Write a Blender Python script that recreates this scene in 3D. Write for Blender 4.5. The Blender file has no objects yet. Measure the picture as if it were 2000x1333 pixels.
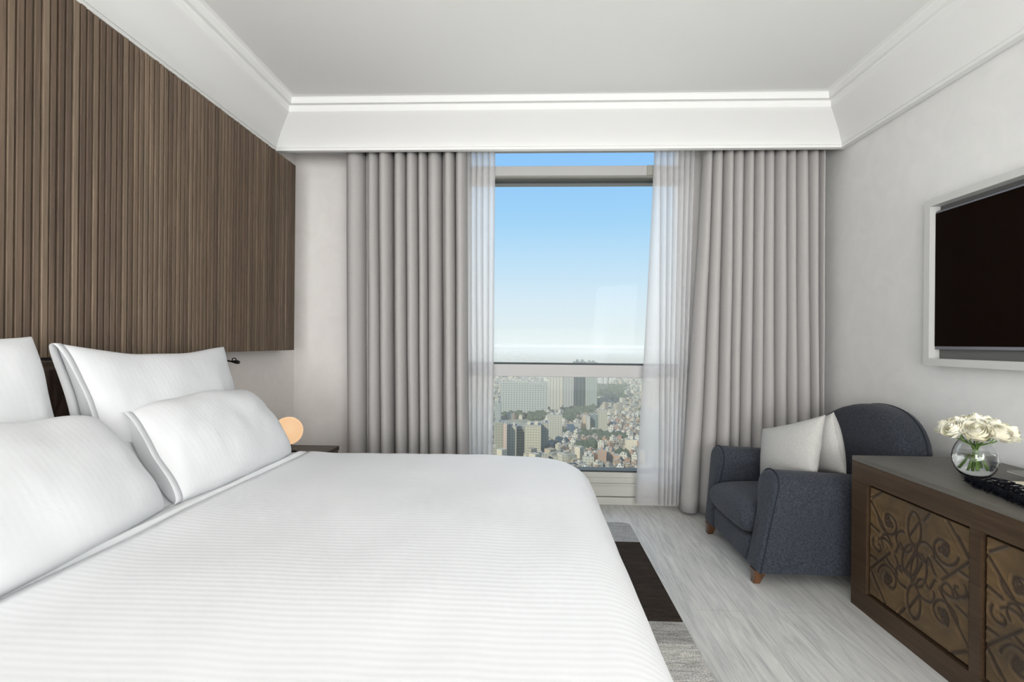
import bpy, math, random
import numpy as np
from mathutils import Vector, Matrix, noise as mnoise
random.seed(7); rng = np.random.default_rng(7)
S = bpy.context.scene; C = S.collection; PI = math.pi

# ---------------------------------------------------------------- camera
FPX = 960.; TH = math.atan(37/960.); RHO = .009; EYE = 1.2; CX, CY = 1000., 669.7
F_ = np.array([-math.sin(TH), math.cos(TH), 0]); R0 = np.array([math.cos(TH), math.sin(TH), 0]); Z_ = np.array([0, 0, 1.])
R_ = math.cos(RHO)*R0 + math.sin(RHO)*Z_; U_ = math.cos(RHO)*Z_ - math.sin(RHO)*R0
cd = bpy.data.cameras.new('camera'); cam = bpy.data.objects.new('camera', cd); C.objects.link(cam)
cd.sensor_fit = 'HORIZONTAL'; cd.sensor_width = 36; cd.lens = 36*FPX/2000; cd.shift_y = 3.2/2000; cd.clip_start = .02; cd.clip_end = 20000
cam.matrix_world = Matrix(((R_[0], U_[0], -F_[0], 0), (R_[1], U_[1], -F_[1], 0), (R_[2], U_[2], -F_[2], EYE), (0, 0, 0, 1)))
S.camera = cam
def at(x, y, ax, v):                       # pixel -> point on the plane where coordinate ax equals v
    d = F_ + (x-CX)/FPX*R_ - (y-CY)/FPX*U_
    t = (v - (0, 0, EYE)[ax])/d[ax]
    return np.array([0, 0, EYE]) + t*d

# ---------------------------------------------------------------- view, world, sun, added fill lamps
S.view_settings.view_transform = 'Standard'; S.view_settings.look = 'None'
S.view_settings.exposure = 0.04; S.view_settings.gamma = 1; S.view_settings.use_curve_mapping = False
cy = S.cycles
cy.max_bounces = 10; cy.diffuse_bounces = 5; cy.glossy_bounces = 3; cy.transmission_bounces = 8; cy.transparent_max_bounces = 16
cy.volume_bounces = 1; cy.caustics_reflective = False; cy.caustics_refractive = True; cy.sample_clamp_indirect = 4
W = bpy.data.worlds.new('sky'); S.world = W; W.use_nodes = True; wn = W.node_tree; wn.nodes.clear()
def wnode(t): return wn.nodes.new(t)
tc = wnode('ShaderNodeTexCoord'); sx = wnode('ShaderNodeSeparateXYZ'); rp = wnode('ShaderNodeValToRGB'); bg = wnode('ShaderNodeBackground'); wo = wnode('ShaderNodeOutputWorld')
wn.links.new(tc.outputs['Generated'], sx.inputs[0]); mr = wnode('ShaderNodeMapRange'); mr.inputs[1].default_value = -1; mr.inputs[2].default_value = 1
wn.links.new(sx.outputs[2], mr.inputs[0]); wn.links.new(mr.outputs[0], rp.inputs[0]); wn.links.new(rp.outputs[0], bg.inputs[0]); wn.links.new(bg.outputs[0], wo.inputs[0])
stops = [(0, (.30, .32, .30)), (.49, (.82, .89, .90)), (.5, (.82, .89, .90)), (.515, (.76, .85, .885)), (.54, (.70, .83, .92)), (.58, (.54, .76, .945)), (.62, (.38, .67, .95)), (.66, (.31, .60, .965)), (.69, (.27, .56, .97)), (1, (.10, .28, .75))]
el = rp.color_ramp.elements
el[0].position = 0; el[0].color = (*stops[0][1], 1); el[1].position = 1; el[1].color = (*stops[-1][1], 1)
for p, c in stops[1:-1]:
    e = el.new(p); e.color = (*c, 1)
bg.inputs[1].default_value = 1.0
sl = bpy.data.lights.new('sun', 'SUN'); sl.energy = 6.0; sl.angle = .02; sl.color = (1, .91, .73)
so = bpy.data.objects.new('sun', sl); C.objects.link(so); so.rotation_euler = Vector((.55, .62, -.55)).to_track_quat('-Z', 'Y').to_euler()
def area(name, loc, target, sx_, sy_, power, col=(1, 1, 1)):
    l = bpy.data.lights.new(name, 'AREA'); l.shape = 'RECTANGLE'; l.size = sx_; l.size_y = sy_; l.energy = power; l.color = col
    o = bpy.data.objects.new(name, l); C.objects.link(o); o.location = loc
    o.rotation_euler = (Vector(target)-Vector(loc)).to_track_quat('-Z', 'Y').to_euler(); return o
area('rear_fill', (.3, -4.7, 1.7), (.1, 3, 1.45), 3.2, 1.9, 56, (.985, .993, 1))  # unseen fill added far behind the camera, brightening the whole room
area('uplight_fill', (.3, -2.3, .9), (.2, .9, 2.8), 2.4, 1.4, 86, (.985, .993, 1))  # added uplight behind the camera, bounced off the ceiling
area('overhead_fill', (.3, -.3, 2.74), (.3, -.3, 0), 2.6, 2.0, 2, (.985, .993, 1))  # weak overhead fill, added; no such fitting in the room
area('side_fill', (-1.55, -2.3, 1.6), (2.1, 2.3, 1.0), 1.6, 1.5, 104, (.985, .993, 1))  # added fill from the left, lifting the right wall and sideboard
area('side_fill', (1.85, -2.3, 1.7), (-1.8, 1.9, 2.3), 1.4, 1.4, 70, (1, .99, .97))  # added fill from the right, lifting the left cove and slats
area('daylight_fill', (.3, 4.4, 1.7), (.3, 0, 1.0), 1.7, 2.4, 23, (1, .98, .95))  # added lamp outside the panes, topping up the sky and backlighting the sheers

# ---------------------------------------------------------------- materials
def new_mat(name, col=(.5, .5, .5), rough=.6, spec=.5, metal=0):
    m = bpy.data.materials.new(name); m.use_nodes = True
    b = m.node_tree.nodes['Principled BSDF']
    b.inputs['Base Color'].default_value = (*col, 1); b.inputs['Roughness'].default_value = rough
    b.inputs['Specular IOR Level'].default_value = spec; b.inputs['Metallic'].default_value = metal
    return m
class NG:
    def __init__(s, m): s.t = m.node_tree; s.b = s.t.nodes['Principled BSDF']
    def n(s, t, **k):
        x = s.t.nodes.new(t)
        for a, v in k.items(): setattr(x, a, v)
        return x
    def l(s, a, b): s.t.links.new(a, b)
    def coord(s, scale=(1, 1, 1), kind='Object'):
        c = s.n('ShaderNodeTexCoord'); m = s.n('ShaderNodeMapping'); m.inputs['Scale'].default_value = scale
        s.l(c.outputs[kind], m.inputs[0]); return m.outputs[0]
    def noise(s, vec, scale=5, detail=3, rough=.5, dist=0):
        x = s.n('ShaderNodeTexNoise'); x.inputs['Scale'].default_value = scale; x.inputs['Detail'].default_value = detail
        x.inputs['Roughness'].default_value = rough; x.inputs['Distortion'].default_value = dist; s.l(vec, x.inputs['Vector']); return x.outputs[0]
    def ramp(s, v, stops, interp='LINEAR'):
        r = s.n('ShaderNodeValToRGB'); r.color_ramp.interpolation = interp; e = r.color_ramp.elements
        e[0].position, e[0].color = stops[0][0], (*stops[0][1], 1); e[1].position, e[1].color = stops[-1][0], (*stops[-1][1], 1)
        for p, c in stops[1:-1]:
            q = e.new(p); q.color = (*c, 1)
        s.l(v, r.inputs[0]); return r.outputs[0]
    def math(s, op, a, b=None, c=None):
        x = s.n('ShaderNodeMath', operation=op)
        for i, v in enumerate((a, b, c)):
            if v is None: continue
            if isinstance(v, (int, float)): x.inputs[i].default_value = v
            else: s.l(v, x.inputs[i])
        return x.outputs[0]
    def mix(s, f, a, b, mode='MIX'):
        x = s.n('ShaderNodeMix', data_type='RGBA', blend_type=mode)
        for i, v in ((0, f), (6, a), (7, b)):
            if isinstance(v, (int, float)): x.inputs[i].default_value = v
            elif isinstance(v, tuple): x.inputs[i].default_value = (*v, 1)
            else: s.l(v, x.inputs[i])
        return x.outputs[2]
    def sep(s, v):
        x = s.n('ShaderNodeSeparateXYZ'); s.l(v, x.inputs[0]); return x.outputs
    def color(s, c): s.l(c, s.b.inputs['Base Color'])
    def bump(s, h, strength=.2, dist=.002):
        x = s.n('ShaderNodeBump'); x.inputs['Strength'].default_value = strength; x.inputs['Distance'].default_value = dist
        s.l(h, x.inputs['Height']); s.l(x.outputs[0], s.b.inputs['Normal']); return x
def noisy(name, c1, c2, scale=(1, 1, 1), ns=5, detail=4, rough=.6, spec=.4, bump=0, bdist=.002, dist=0, metal=0, lo=.35, hi=.65):
    m = new_mat(name, c1, rough, spec, metal); g = NG(m); v = g.noise(g.coord(scale), ns, detail, .55, dist)
    g.color(g.ramp(v, [(lo, c1), (hi, c2)]))
    if bump: g.bump(v, bump, bdist)
    return m
M = {}
M['ceiling'] = new_mat('ceiling_paint', (.80, .80, .785), .9, .2)
M['plaster'] = noisy('wall_covering', (.76, .76, .745), (.81, .807, .79), (1, 1, 1), 5, 6, .75, .25, .25, .001, 1.5, lo=.3, hi=.7)
M['plaster_lamp_tint'] = noisy('lamp_tinted_wall_covering', (.745, .715, .69), (.79, .76, .735), (1, 1, 1), 5, 6, .75, .25, .25, .001, 1.5, lo=.3, hi=.7)  # same wall covering, with the lamp's warm glow tinted into its colour
M['frame_metal'] = new_mat('window_metal', (.44, .435, .43), .45, .4)
M['frame_olive'] = new_mat('window_gasket_metal', (.30, .30, .26), .5, .4)
M['gasket'] = new_mat('black_gasket', (.02, .03, .03), .6)
M['sill'] = new_mat('sill_paint', (.52, .51, .47), .5)
# light grey wood planks running towards the window
m = M['floor'] = new_mat('grey_wood_planks', (.4, .4, .4), .42, .4); g = NG(m)
br = g.n('ShaderNodeTexBrick'); cc = g.coord(); mp = g.n('ShaderNodeMapping'); mp.inputs['Rotation'].default_value = (0, 0, PI/2); g.l(cc, mp.inputs[0]); g.l(mp.outputs[0], br.inputs[0])
br.inputs['Scale'].default_value = 1; br.inputs['Brick Width'].default_value = 1.5; br.inputs['Row Height'].default_value = .19; br.inputs['Mortar Size'].default_value = .0012
br.inputs['Color1'].default_value = (.50, .50, .487, 1); br.inputs['Color2'].default_value = (.56, .555, .535, 1); br.inputs['Mortar'].default_value = (.37, .365, .35, 1)
n1 = g.noise(g.coord((9, .9, 1)), 2.5, 6, .62, 1.6); n2 = g.noise(g.coord((70, 2.5, 1)), 2, 3, .6, .4)
c = g.mix(1.0, br.outputs[0], g.ramp(n1, [(.3, (.74, .745, .75)), (.5, (1, 1, .99)), (.7, (1.16, 1.15, 1.12))]), 'MULTIPLY')
c = g.mix(.55, c, g.ramp(n2, [(.35, (.80, .80, .80)), (.65, (1.1, 1.1, 1.1))]), 'MULTIPLY')
g.color(c); g.bump(n1, .15, .0015)
# slat wood: tone by slat, fine grain
PITCH = .0283
m = M['slat'] = new_mat('walnut_slats', (.1, .07, .05), .55, .3); g = NG(m)
o3 = g.sep(g.coord()); idx = g.math('FLOOR', g.math('DIVIDE', o3[1], PITCH))
wn1 = g.n('ShaderNodeTexWhiteNoise', noise_dimensions='1D'); g.l(idx, wn1.inputs['W'])
tone = g.ramp(wn1.outputs[0], [(0, (.105, .073, .051)), (.35, (.132, .094, .067)), (.7, (.158, .116, .082)), (1, (.185, .140, .100))])
gr = g.noise(g.coord((30, 60, 1.6)), 3, 5, .6, .8); gr2 = g.noise(g.coord((4, 12, .6)), 2, 3, .5, .3)
c = g.mix(1., tone, g.ramp(gr, [(.3, (.70, .70, .70)), (.7, (1.2, 1.2, 1.2))]), 'MULTIPLY')
c = g.mix(1., c, g.ramp(gr2, [(.35, (.82, .80, .78)), (.65, (1.15, 1.12, 1.08))]), 'MULTIPLY'); g.color(c); g.bump(gr, .2, .001)
M['panel_back'] = new_mat('panel_backing', (.018, .013, .010), .8, .2)
# linen
m = M['duvet'] = new_mat('white_striped_cotton', (.83, .835, .845), .75, .25); g = NG(m)
uv = g.n('ShaderNodeUVMap'); uv.uv_map = 'cloth'; s3 = g.sep(uv.outputs[0])
st = g.math('SINE', g.math('MULTIPLY', s3[1], 2*PI/.021))
g.color(g.mix(g.math('MULTIPLY_ADD', st, .5, .5), (.715, .722, .738), (.728, .735, .750)))
fine = g.noise(g.coord((1, 1, 1)), 900, 2); h = g.math('ADD', st, g.math('MULTIPLY', fine, .2)); g.bump(h, .10, .0010)
g.l(g.math('MULTIPLY_ADD', st, -.08, .7), g.b.inputs['Roughness'])
m = M['pillow'] = new_mat('white_cotton', (.68, .687, .70), .8, .2); g = NG(m)
o3 = g.sep(g.coord()); wv = g.math('SINE', g.math('MULTIPLY', o3[1], 2*PI/.022)); big = g.noise(g.coord(), 9, 3, .5, .6)
g.bump(g.math('ADD', g.math('MULTIPLY', wv, .045), g.math('MULTIPLY', big, 1.8)), .35, .004)
M['sheet'] = noisy('white_sheet', (.75, .76, .77), (.78, .785, .79), (1, 1, 1), 8, 3, .8, .2, .2, .004)
def woven(name, c1, c2, sc=900, bump=.35, sheen=0):
    m = new_mat(name, c1, .9, .15); g = NG(m); v = g.noise(g.coord((1, 1, 1)), sc, 3, .7); v2 = g.noise(g.coord((1, 1, 1)), sc*.35, 3, .6)
    a = g.math('MULTIPLY_ADD', v, .5, g.math('MULTIPLY', v2, .5)); g.color(g.ramp(a, [(.36, c1), (.64, c2)])); g.bump(a, bump, .0012)
    if sheen: g.b.inputs['Sheen Weight'].default_value = sheen
    return m
M['drape'] = woven('warm_grey_drape', (.395, .378, .368), (.455, .438, .428), 500, .2)
M['chair'] = woven('charcoal_blue_weave', (.016, .019, .026), (.058, .064, .080), 330, .4, .08)
M['piping'] = new_mat('dark_piping', (.022, .026, .034), .9, .1)
M['linen'] = woven('grey_linen', (.40, .395, .375), (.52, .51, .485), 420, .4)
M['legwood'] = noisy('honey_wood_leg', (.055, .024, .010), (.13, .055, .020), (10, 10, 1), 4, 3, .35, .5)
# sheer
m = M['sheer'] = new_mat('sheer_voile', (.86, .86, .87), .9, .1); t = m.node_tree; t.nodes.clear()
def nn(k): return t.nodes.new(k)
df = nn('ShaderNodeBsdfDiffuse'); tl = nn('ShaderNodeBsdfTranslucent'); tp = nn('ShaderNodeBsdfTransparent'); m1 = nn('ShaderNodeMixShader'); m2 = nn('ShaderNodeMixShader'); oo = nn('ShaderNodeOutputMaterial')
df.inputs[0].default_value = (.74, .73, .73, 1); tl.inputs[0].default_value = (.72, .71, .71, 1); m1.inputs[0].default_value = .5
lw = nn('ShaderNodeLayerWeight'); lw.inputs[0].default_value = .35; mm = nn('ShaderNodeMapRange'); mm.inputs[3].default_value = .74; mm.inputs[4].default_value = 1.0
t.links.new(lw.outputs['Facing'], mm.inputs[0]); t.links.new(mm.outputs[0], m2.inputs[0])
t.links.new(df.outputs[0], m1.inputs[1]); t.links.new(tl.outputs[0], m1.inputs[2]); t.links.new(tp.outputs[0], m2.inputs[1]); t.links.new(m1.outputs[0], m2.inputs[2]); t.links.new(m2.outputs[0], oo.inputs[0])
M['tape'] = new_mat('curtain_heading_tape', (.52, .52, .52), .9, .1)
# window glass: thin pane
m = M['pane'] = bpy.data.materials.new('window_glass'); m.use_nodes = True; t = m.node_tree; t.nodes.clear()
tp = nn('ShaderNodeBsdfTransparent'); gl = nn('ShaderNodeBsdfGlossy'); fr = nn('ShaderNodeFresnel'); ms = nn('ShaderNodeMixShader'); oo = nn('ShaderNodeOutputMaterial')
tp.inputs[0].default_value = (.97, .985, .98, 1); gl.inputs['Roughness'].default_value = .02; fr.inputs[0].default_value = 1.10
t.links.new(fr.outputs[0], ms.inputs[0]); t.links.new(tp.outputs[0], ms.inputs[1]); t.links.new(gl.outputs[0], ms.inputs[2]); t.links.new(ms.outputs[0], oo.inputs[0])
def glass(name, ior, col=(1, 1, 1)):
    m = new_mat(name, col, 0, .5); m.node_tree.nodes['Principled BSDF'].inputs['Transmission Weight'].default_value = 1
    m.node_tree.nodes['Principled BSDF'].inputs['IOR'].default_value = ior; return m
M['glass'] = glass('clear_glass', 1.45, (.97, .98, .98)); M['water'] = glass('water', 1.33, (.95, .97, .95))
def wood(name, c1, c2, sc=(1.2, 22, 22), rough=.4):
    m = new_mat(name, c1, rough, .25); g = NG(m); v = g.noise(g.coord(sc), 2.2, 5, .6, .8); g.color(g.ramp(v, [(.3, c1), (.7, c2)])); g.bump(v, .12, .001); return m
M['cab'] = wood('dark_stained_wood', (.034, .021, .012), (.070, .043, .025), (22, 1.2, 22), .38)
M['cab_top'] = wood('dark_wood_top', (.095, .087, .075), (.125, .115, .10), (22, 1.0, 22), .42)
M['night'] = wood('bedside_wood', (.060, .045, .036), (.085, .066, .053), (1.5, 22, 22), .45)
M['dark'] = new_mat('black_gap', (.008, .007, .006), .8, .2)
m = M['carved'] = new_mat('carved_olive_wood', (.1, .07, .03), .5, .35); g = NG(m)
at_ = g.n('ShaderNodeAttribute', attribute_name='groove'); v = g.noise(g.coord((14, 3, 14)), 2, 5, .6, 1.); v2 = g.noise(g.coord(), 6, 3, .5, .5)
cA = g.mix(1., g.ramp(v, [(.3, (.072, .045, .021)), (.7, (.115, .074, .036))]), g.ramp(v2, [(.35, (.72, .74, .78)), (.65, (1.2, 1.15, 1.0))]), 'MULTIPLY')
g.color(g.mix(at_.outputs['Fac'], cA, (.030, .019, .013))); g.bump(v, .12, .001)
m = M['headboard'] = new_mat('carved_headboard_wood', (.05, .03, .02), .45, .4); g = NG(m)
v = g.noise(g.coord((14, 14, 2)), 2, 4, .6, .5); g.color(g.ramp(v, [(.3, (.050, .033, .025)), (.7, (.095, .064, .049))])); g.bump(v, .1, .001)
M['black_metal'] = new_mat('black_metal', (.012, .011, .011), .35, .5, .4)
M['tvframe'] = new_mat('grey_lacquer', (.56, .56, .545), .5, .35)
M['tvinner'] = new_mat('recess_grey', (.13, .13, .125), .6, .3)
M['tvbezel'] = new_mat('grey_bezel', (.16, .16, .18), .35, .5, .5)
M['screen'] = new_mat('dark_screen', (.006, .0025, .0014), .5, .02)
# rug
m = M['rug'] = new_mat('rug_pile', (.3, .3, .3), .95, .1); g = NG(m); o3 = g.sep(g.coord())
y01 = g.math('DIVIDE', o3[1], 4.0); nz = g.noise(g.coord((3.5, 22, 1)), 2.2, 5, .65, .8); nf = g.noise(g.coord(), 160, 3, .7)
band = g.ramp(y01, [(0, (.42, .415, .41)), (1.79/4, (.42, .415, .41)), (1.80/4, (.44, .435, .42)), (1.965/4, (.29, .288, .285)), (2.12/4, (.030, .023, .018)), (2.965/4, (.32, .325, .335)), (1, (.32, .325, .335))], 'CONSTANT')
c = g.mix(1., band, g.ramp(nz, [(.3, (.62, .62, .62)), (.7, (1.45, 1.42, 1.38))]), 'MULTIPLY'); c = g.mix(.9, c, g.ramp(nf, [(.3, (.45, .45, .45)), (.7, (1.6, 1.58, 1.52))]), 'MULTIPLY')
g.color(c); g.bump(nf, .8, .004)
# lamp globe: opal glass lit from inside
m = M['globe'] = new_mat('opal_globe', (.9, .8, .65), .35, .4); b = m.node_tree.nodes['Principled BSDF']
b.inputs['Emission Color'].default_value = (1, .60, .28, 1); b.inputs['Emission Strength'].default_value = .05
M['petal'] = noisy('ivory_petal', (.84, .80, .62), (.88, .86, .76), (1, 1, 1), 30, 2, .6, .2); b = M['petal'].node_tree.nodes['Principled BSDF']
b.inputs['Subsurface Weight'].default_value = .12; b.inputs['Subsurface Scale'].default_value = .01
M['stem'] = noisy('green_stem', (.14, .26, .05), (.26, .42, .11), (1, 1, 1), 20, 2, .5, .3)
M['netting'] = new_mat('black_fringe', (.004, .0045, .008), .8, .1)
M['page'] = new_mat('cream_cover', (.66, .60, .45), .6); M['page2'] = new_mat('grey_green_cover', (.20, .21, .18), .45)
M['pagewhite'] = new_mat('paper_edges', (.72, .70, .64), .8); M['yellow'] = new_mat('yellow_print', (.70, .45, .06), .6); M['darkprint'] = new_mat('dark_print', (.07, .09, .08), .5)

# ---------------------------------------------------------------- mesh helpers
class MB:
    def __init__(s): s.v = []; s.f = []
    def add(s, v, f):
        o = len(s.v); s.v += [tuple(map(float, p)) for p in v]; s.f += [tuple(i+o for i in q) for q in f]; return s
    def box(s, x0, x1, y0, y1, z0, z1):
        v = [(x, y, z) for x in (x0, x1) for y in (y0, y1) for z in (z0, z1)]
        return s.add(v, [(0, 1, 3, 2), (4, 6, 7, 5), (0, 4, 5, 1), (2, 3, 7, 6), (0, 2, 6, 4), (1, 5, 7, 3)])
    def grid(s, P, cu=False, cv=False):
        a, b = len(P), len(P[0]); v = [p for r in P for p in r]; f = []
        for i in range(a if cu else a-1):
            for j in range(b if cv else b-1):
                i2, j2 = (i+1) % a, (j+1) % b; f.append((i*b+j, i2*b+j, i2*b+j2, i*b+j2))
        return s.add(v, f)
    def tube(s, pts, r, n=8, caps=True):
        pts = [Vector(p) for p in pts]; rr = r if hasattr(r, '__len__') else [r]*len(pts); rings = []; up = Vector((.13, .27, .95)).normalized()
        for i, p in enumerate(pts):
            d = (pts[min(i+1, len(pts)-1)]-pts[max(i-1, 0)]).normalized(); a = d.cross(up)
            if a.length < 1e-3: a = d.cross(Vector((1, 0, 0)))
            a.normalize(); b = d.cross(a); up = -b if b.dot(up) < 0 else b
            up = a.cross(d); rings.append([p + rr[i]*(math.cos(2*PI*k/n)*a + math.sin(2*PI*k/n)*up) for k in range(n)])
        o = len(s.v); s.grid(rings, False, True)
        if caps: s.f.append(tuple(o+k for k in range(n))[::-1]); s.f.append(tuple(o+(len(pts)-1)*n+k for k in range(n)))
        return s
    def lathe(s, prof, c=(0, 0, 0), n=40):
        return s.grid([[(c[0]+r*math.cos(2*PI*k/n), c[1]+r*math.sin(2*PI*k/n), c[2]+z) for k in range(n)] for r, z in prof], False, True)
    def prism(s, poly, ax, a, b):            # polygon in the two other axes, extruded along ax
        def P(q, w):
            l = list(q); l.insert(ax, w); return tuple(l)
        n = len(poly); v = [P(q, a) for q in poly]+[P(q, b) for q in poly]
        return s.add(v, [tuple(range(n))[::-1], tuple(range(n, 2*n))]+[(i, (i+1) % n, n+(i+1) % n, n+i) for i in range(n)])
    def obj(s, name, mat, parent=None, smooth=None, bevel=0, seg=2, sub=0, fix=True):
        me = bpy.data.meshes.new(name); me.from_pydata(s.v, [], s.f); me.update()
        if fix:
            import bmesh
            bm = bmesh.new(); bm.from_mesh(me); bmesh.ops.recalc_face_normals(bm, faces=bm.faces); bm.to_mesh(me); bm.free()
        if mat is not None: me.materials.append(mat)
        o = bpy.data.objects.new(name, me); C.objects.link(o)
        if parent is not None: o.parent = parent
        if smooth is not None or bevel:
            me.polygons.foreach_set('use_smooth', [True]*len(me.polygons)); me.set_sharp_from_angle(angle=math.radians(smooth if smooth else 35))
        if bevel:
            q = o.modifiers.new('bevel', 'BEVEL'); q.width = bevel; q.segments = seg; q.limit_method = 'ANGLE'
        if sub:
            q = o.modifiers.new('sub', 'SUBSURF'); q.levels = sub; q.render_levels = sub
        return o
def tag(o, label, cat, group=None, kind=None):
    o['label'] = label; o['category'] = cat
    if group: o['group'] = group
    if kind: o['kind'] = kind
    return o
def struct(o): o['kind'] = 'structure'; return o
def empty(name, label, cat, group=None):
    o = bpy.data.objects.new(name, None); C.objects.link(o); o.empty_display_size = .1; return tag(o, label, cat, group)
def place(root, p):                         # put the thing's empty at its base, keeping the parts where they are
    for ch in root.children: ch.location = Vector(ch.location) - Vector(p)
    root.location = p
def nz(p, s=1., seed=0): return mnoise.noise(Vector((p[0]*s+seed*7.3, p[1]*s+seed*3.1, p[2]*s-seed*5.7)))

# ---------------------------------------------------------------- room shell
XL, XR, YB, YN = -1.822, 2.10, 3.72, -5.2
EL, ER, EY, ZS = -1.779, 2.052, 3.35, 2.54      # lower edge of the cove
ZC = ZS+.252
WX0, WX1 = float(at(903, 600, 1, YB)[0]), float(at(1338, 600, 1, YB)[0])
struct(MB().box(XL-.15, XR+.15, YN-.15, YB+.25, -.12, 0).obj('floor', M['floor']))
struct(MB().box(XL-.15, XL, YN-.15, YB+.25, 0, 3.0).obj('wall_left', M['plaster_lamp_tint']))
struct(MB().box(XR, XR+.15, YN-.15, YB+.25, 0, 3.0).obj('wall_right', M['plaster']))
struct(MB().box(XL, XR, YN-.15, YN, 0, 3.0).obj('wall_near', M['plaster']))
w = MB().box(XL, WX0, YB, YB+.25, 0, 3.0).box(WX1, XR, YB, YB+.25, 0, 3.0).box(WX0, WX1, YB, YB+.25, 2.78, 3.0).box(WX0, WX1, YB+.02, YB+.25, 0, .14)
struct(w.obj('wall_window', M['plaster_lamp_tint']))
struct(MB().box(XL-.15, XR+.15, YN-.15, YB+.25, ZC, ZC+.2).obj('ceiling', M['ceiling']))
# cove cornice: profile mitred round the room
prof = [(-.012, 0.0), (0, 0.0), (0, .006)] + [(.172*(1-math.cos(a)), .006+.160*math.sin(a)) for a in [PI/2*k/10*.97 for k in range(1, 11)]]
prof = [(-.040, -.0185), (-.005, -.0185), (-.005, 0), (0, 0), (.001, .008)] + [(.004+.168*(k/10)**1.18, .008+.160*(k/10)**.88) for k in range(1, 11)]
prof += [(.173, .170), (.176, .202), (.180, .207), (.202, .209), (.204, .215), (.207, .242), (.212, .248), (.236, .2525)]
NR = YN-.0
def ring(w_, z_): return [(EL+w_, NR+w_+.05, ZS+z_), (EL+w_, EY-w_, ZS+z_), (ER-w_, EY-w_, ZS+z_), (ER-w_, NR+w_+.05, ZS+z_)]
cv = MB().grid([ring(a, b) for a, b in prof], False, True)
struct(cv.obj('trim_1', M['ceiling'], smooth=30))
# underside of the cove between its edge and the side walls, and the head of the curtain recess
un = MB().box(XL, EL-.010, YN, EY, ZS-.015, ZS+.03).box(ER+.010, XR, YN, EY, ZS-.015, ZS+.03).box(XL, XR, EY+.010, EY+.05, ZS-.015, ZS+.03)
struct(un.obj('trim_2', M['ceiling']))
struct(MB().box(EL, ER, EY+.02, EY+.05, ZS+.03, ZC).obj('trim_3', M['ceiling']))

# window: frame members, panes
def zz(y, d=YB, x=1110): return float(at(x, y, 1, d)[2])
win = struct(MB().box(WX0, WX0+.045, YB+.02, YB+.14, .24, 2.78).box(WX1-.045, WX1, YB+.02, YB+.14, .24, 2.78).obj('window_1', M['frame_metal']))
YI = YB-.06
f1 = MB().box(WX0, WX1, YI, YB+.13, zz(343, YI), zz(324, YI)).obj('window_transom', M['frame_metal'], win, bevel=.003)
MB().box(WX0, WX1, YI+.004, YB+.12, zz(343, YI)-.003, zz(343, YI)-.0005).obj('transom_underside', M['frame_olive'], win)
MB().box(WX0, WX1, YB+.02, YB+.1, zz(358.5, YB+.02), zz(354, YB+.02)).obj('gasket', M['gasket'], win)
MB().box(WX0, WX1, YB-.02, YB+.13, zz(737, YB-.02), zz(713, YB-.02)).obj('window_rail', M['frame_metal'], win, bevel=.003)
MB().box(WX0, WX1, YB+.0, YB+.08, zz(713, YB-.02), zz(710.5, YB-.02)+.002).obj('gasket', M['gasket'], win)
MB().box(WX0, WX1, YB+.0, YB+.1, zz(923.5, YB, 1200), zz(920, YB, 1200)).obj('gasket', M['gasket'], win)
MB().box(WX0, WX1, YB-.01, YB+.14, zz(934, YB-.01, 1200), zz(923.5, YB-.01, 1200)).obj('window_sill', M['sill'], win, bevel=.003)
zt, zr, zb = zz(324, YI), zz(713), zz(921, YB, 1200)
for a, b in ((zt-.01, 2.78), (zr-.01, zz(343, YI)), (zb-.01, zz(737))):
    MB().box(WX0+.03, WX1-.03, YB+.075, YB+.079, a, b).obj('window_pane', M['pane'], win)
MB().box(at(1264, 340, 1, YI-.006)[0], at(1276, 340, 1, YI-.006)[0], YI-.006, YI+.02, zz(343, YI), zz(324, YI)).obj('frame_bracket', M['frame_olive'], win)
struct(MB().box(WX0-.05, WX1+.05, YB-.03, YB+.02, .06, zz(946, YB-.03, 1200)).box(WX0-.05, WX1+.05, YB-.012, YB+.02, zz(946, YB-.03, 1200), zz(934, YB-.01, 1200)).box(WX0-.05, WX1+.05, YB-.04, YB-.03, zz(949, YB-.04, 1200), zz(946, YB-.04, 1200)).obj('trim_4', M['sill'], bevel=.002))
struct(MB().box(XL, XR, YB-.045, YB, 0, .055).obj('baseboard_window', M['sill'], bevel=.003))
struct(MB().box(XR-.014, XR, YN, YB-.05, 0, .07).obj('baseboard_right', M['sill'], bevel=.003))
struct(MB().box(XL, XL+.014, 2.7, YB-.05, 0, .07).obj('baseboard_left', M['sill'], bevel=.003))

# ---------------------------------------------------------------- slatted wood panel
PX = -1.70; PY1 = 3.485; PZ0, PZ1 = 1.135, 2.459
pan = empty('wood_slat_panel', 'dark walnut vertical slat panel on the wall above the bed', 'wall panel')
MB().box(XL+.003, PX-.02, -2.4, PY1, PZ0, PZ1).obj('backing_board', M['panel_back'], pan)
sl_ = MB(); k0 = int(-2.4/PITCH)+1; k1 = int(PY1/PITCH)
for k in range(k0, k1):
    y0 = k*PITCH+.0015; y1 = y0+PITCH-.0058-rng.uniform(0, .0012); dx = rng.uniform(-.002, .0012); x0 = PX+dx
    e = rng.uniform(-.001, .0012); dz = rng.uniform(-.003, .003)
    pts = [(PX-.022, y0), (x0-.0015, y0), (x0, y0+.0015), (x0-.0004-e, y1-.003), (x0-.002-e, y1), (PX-.022, y1)]
    sl_.prism(pts, 2, PZ0-.002, PZ1+dz)
sl_.obj('slats', M['slat'], pan)

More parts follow.
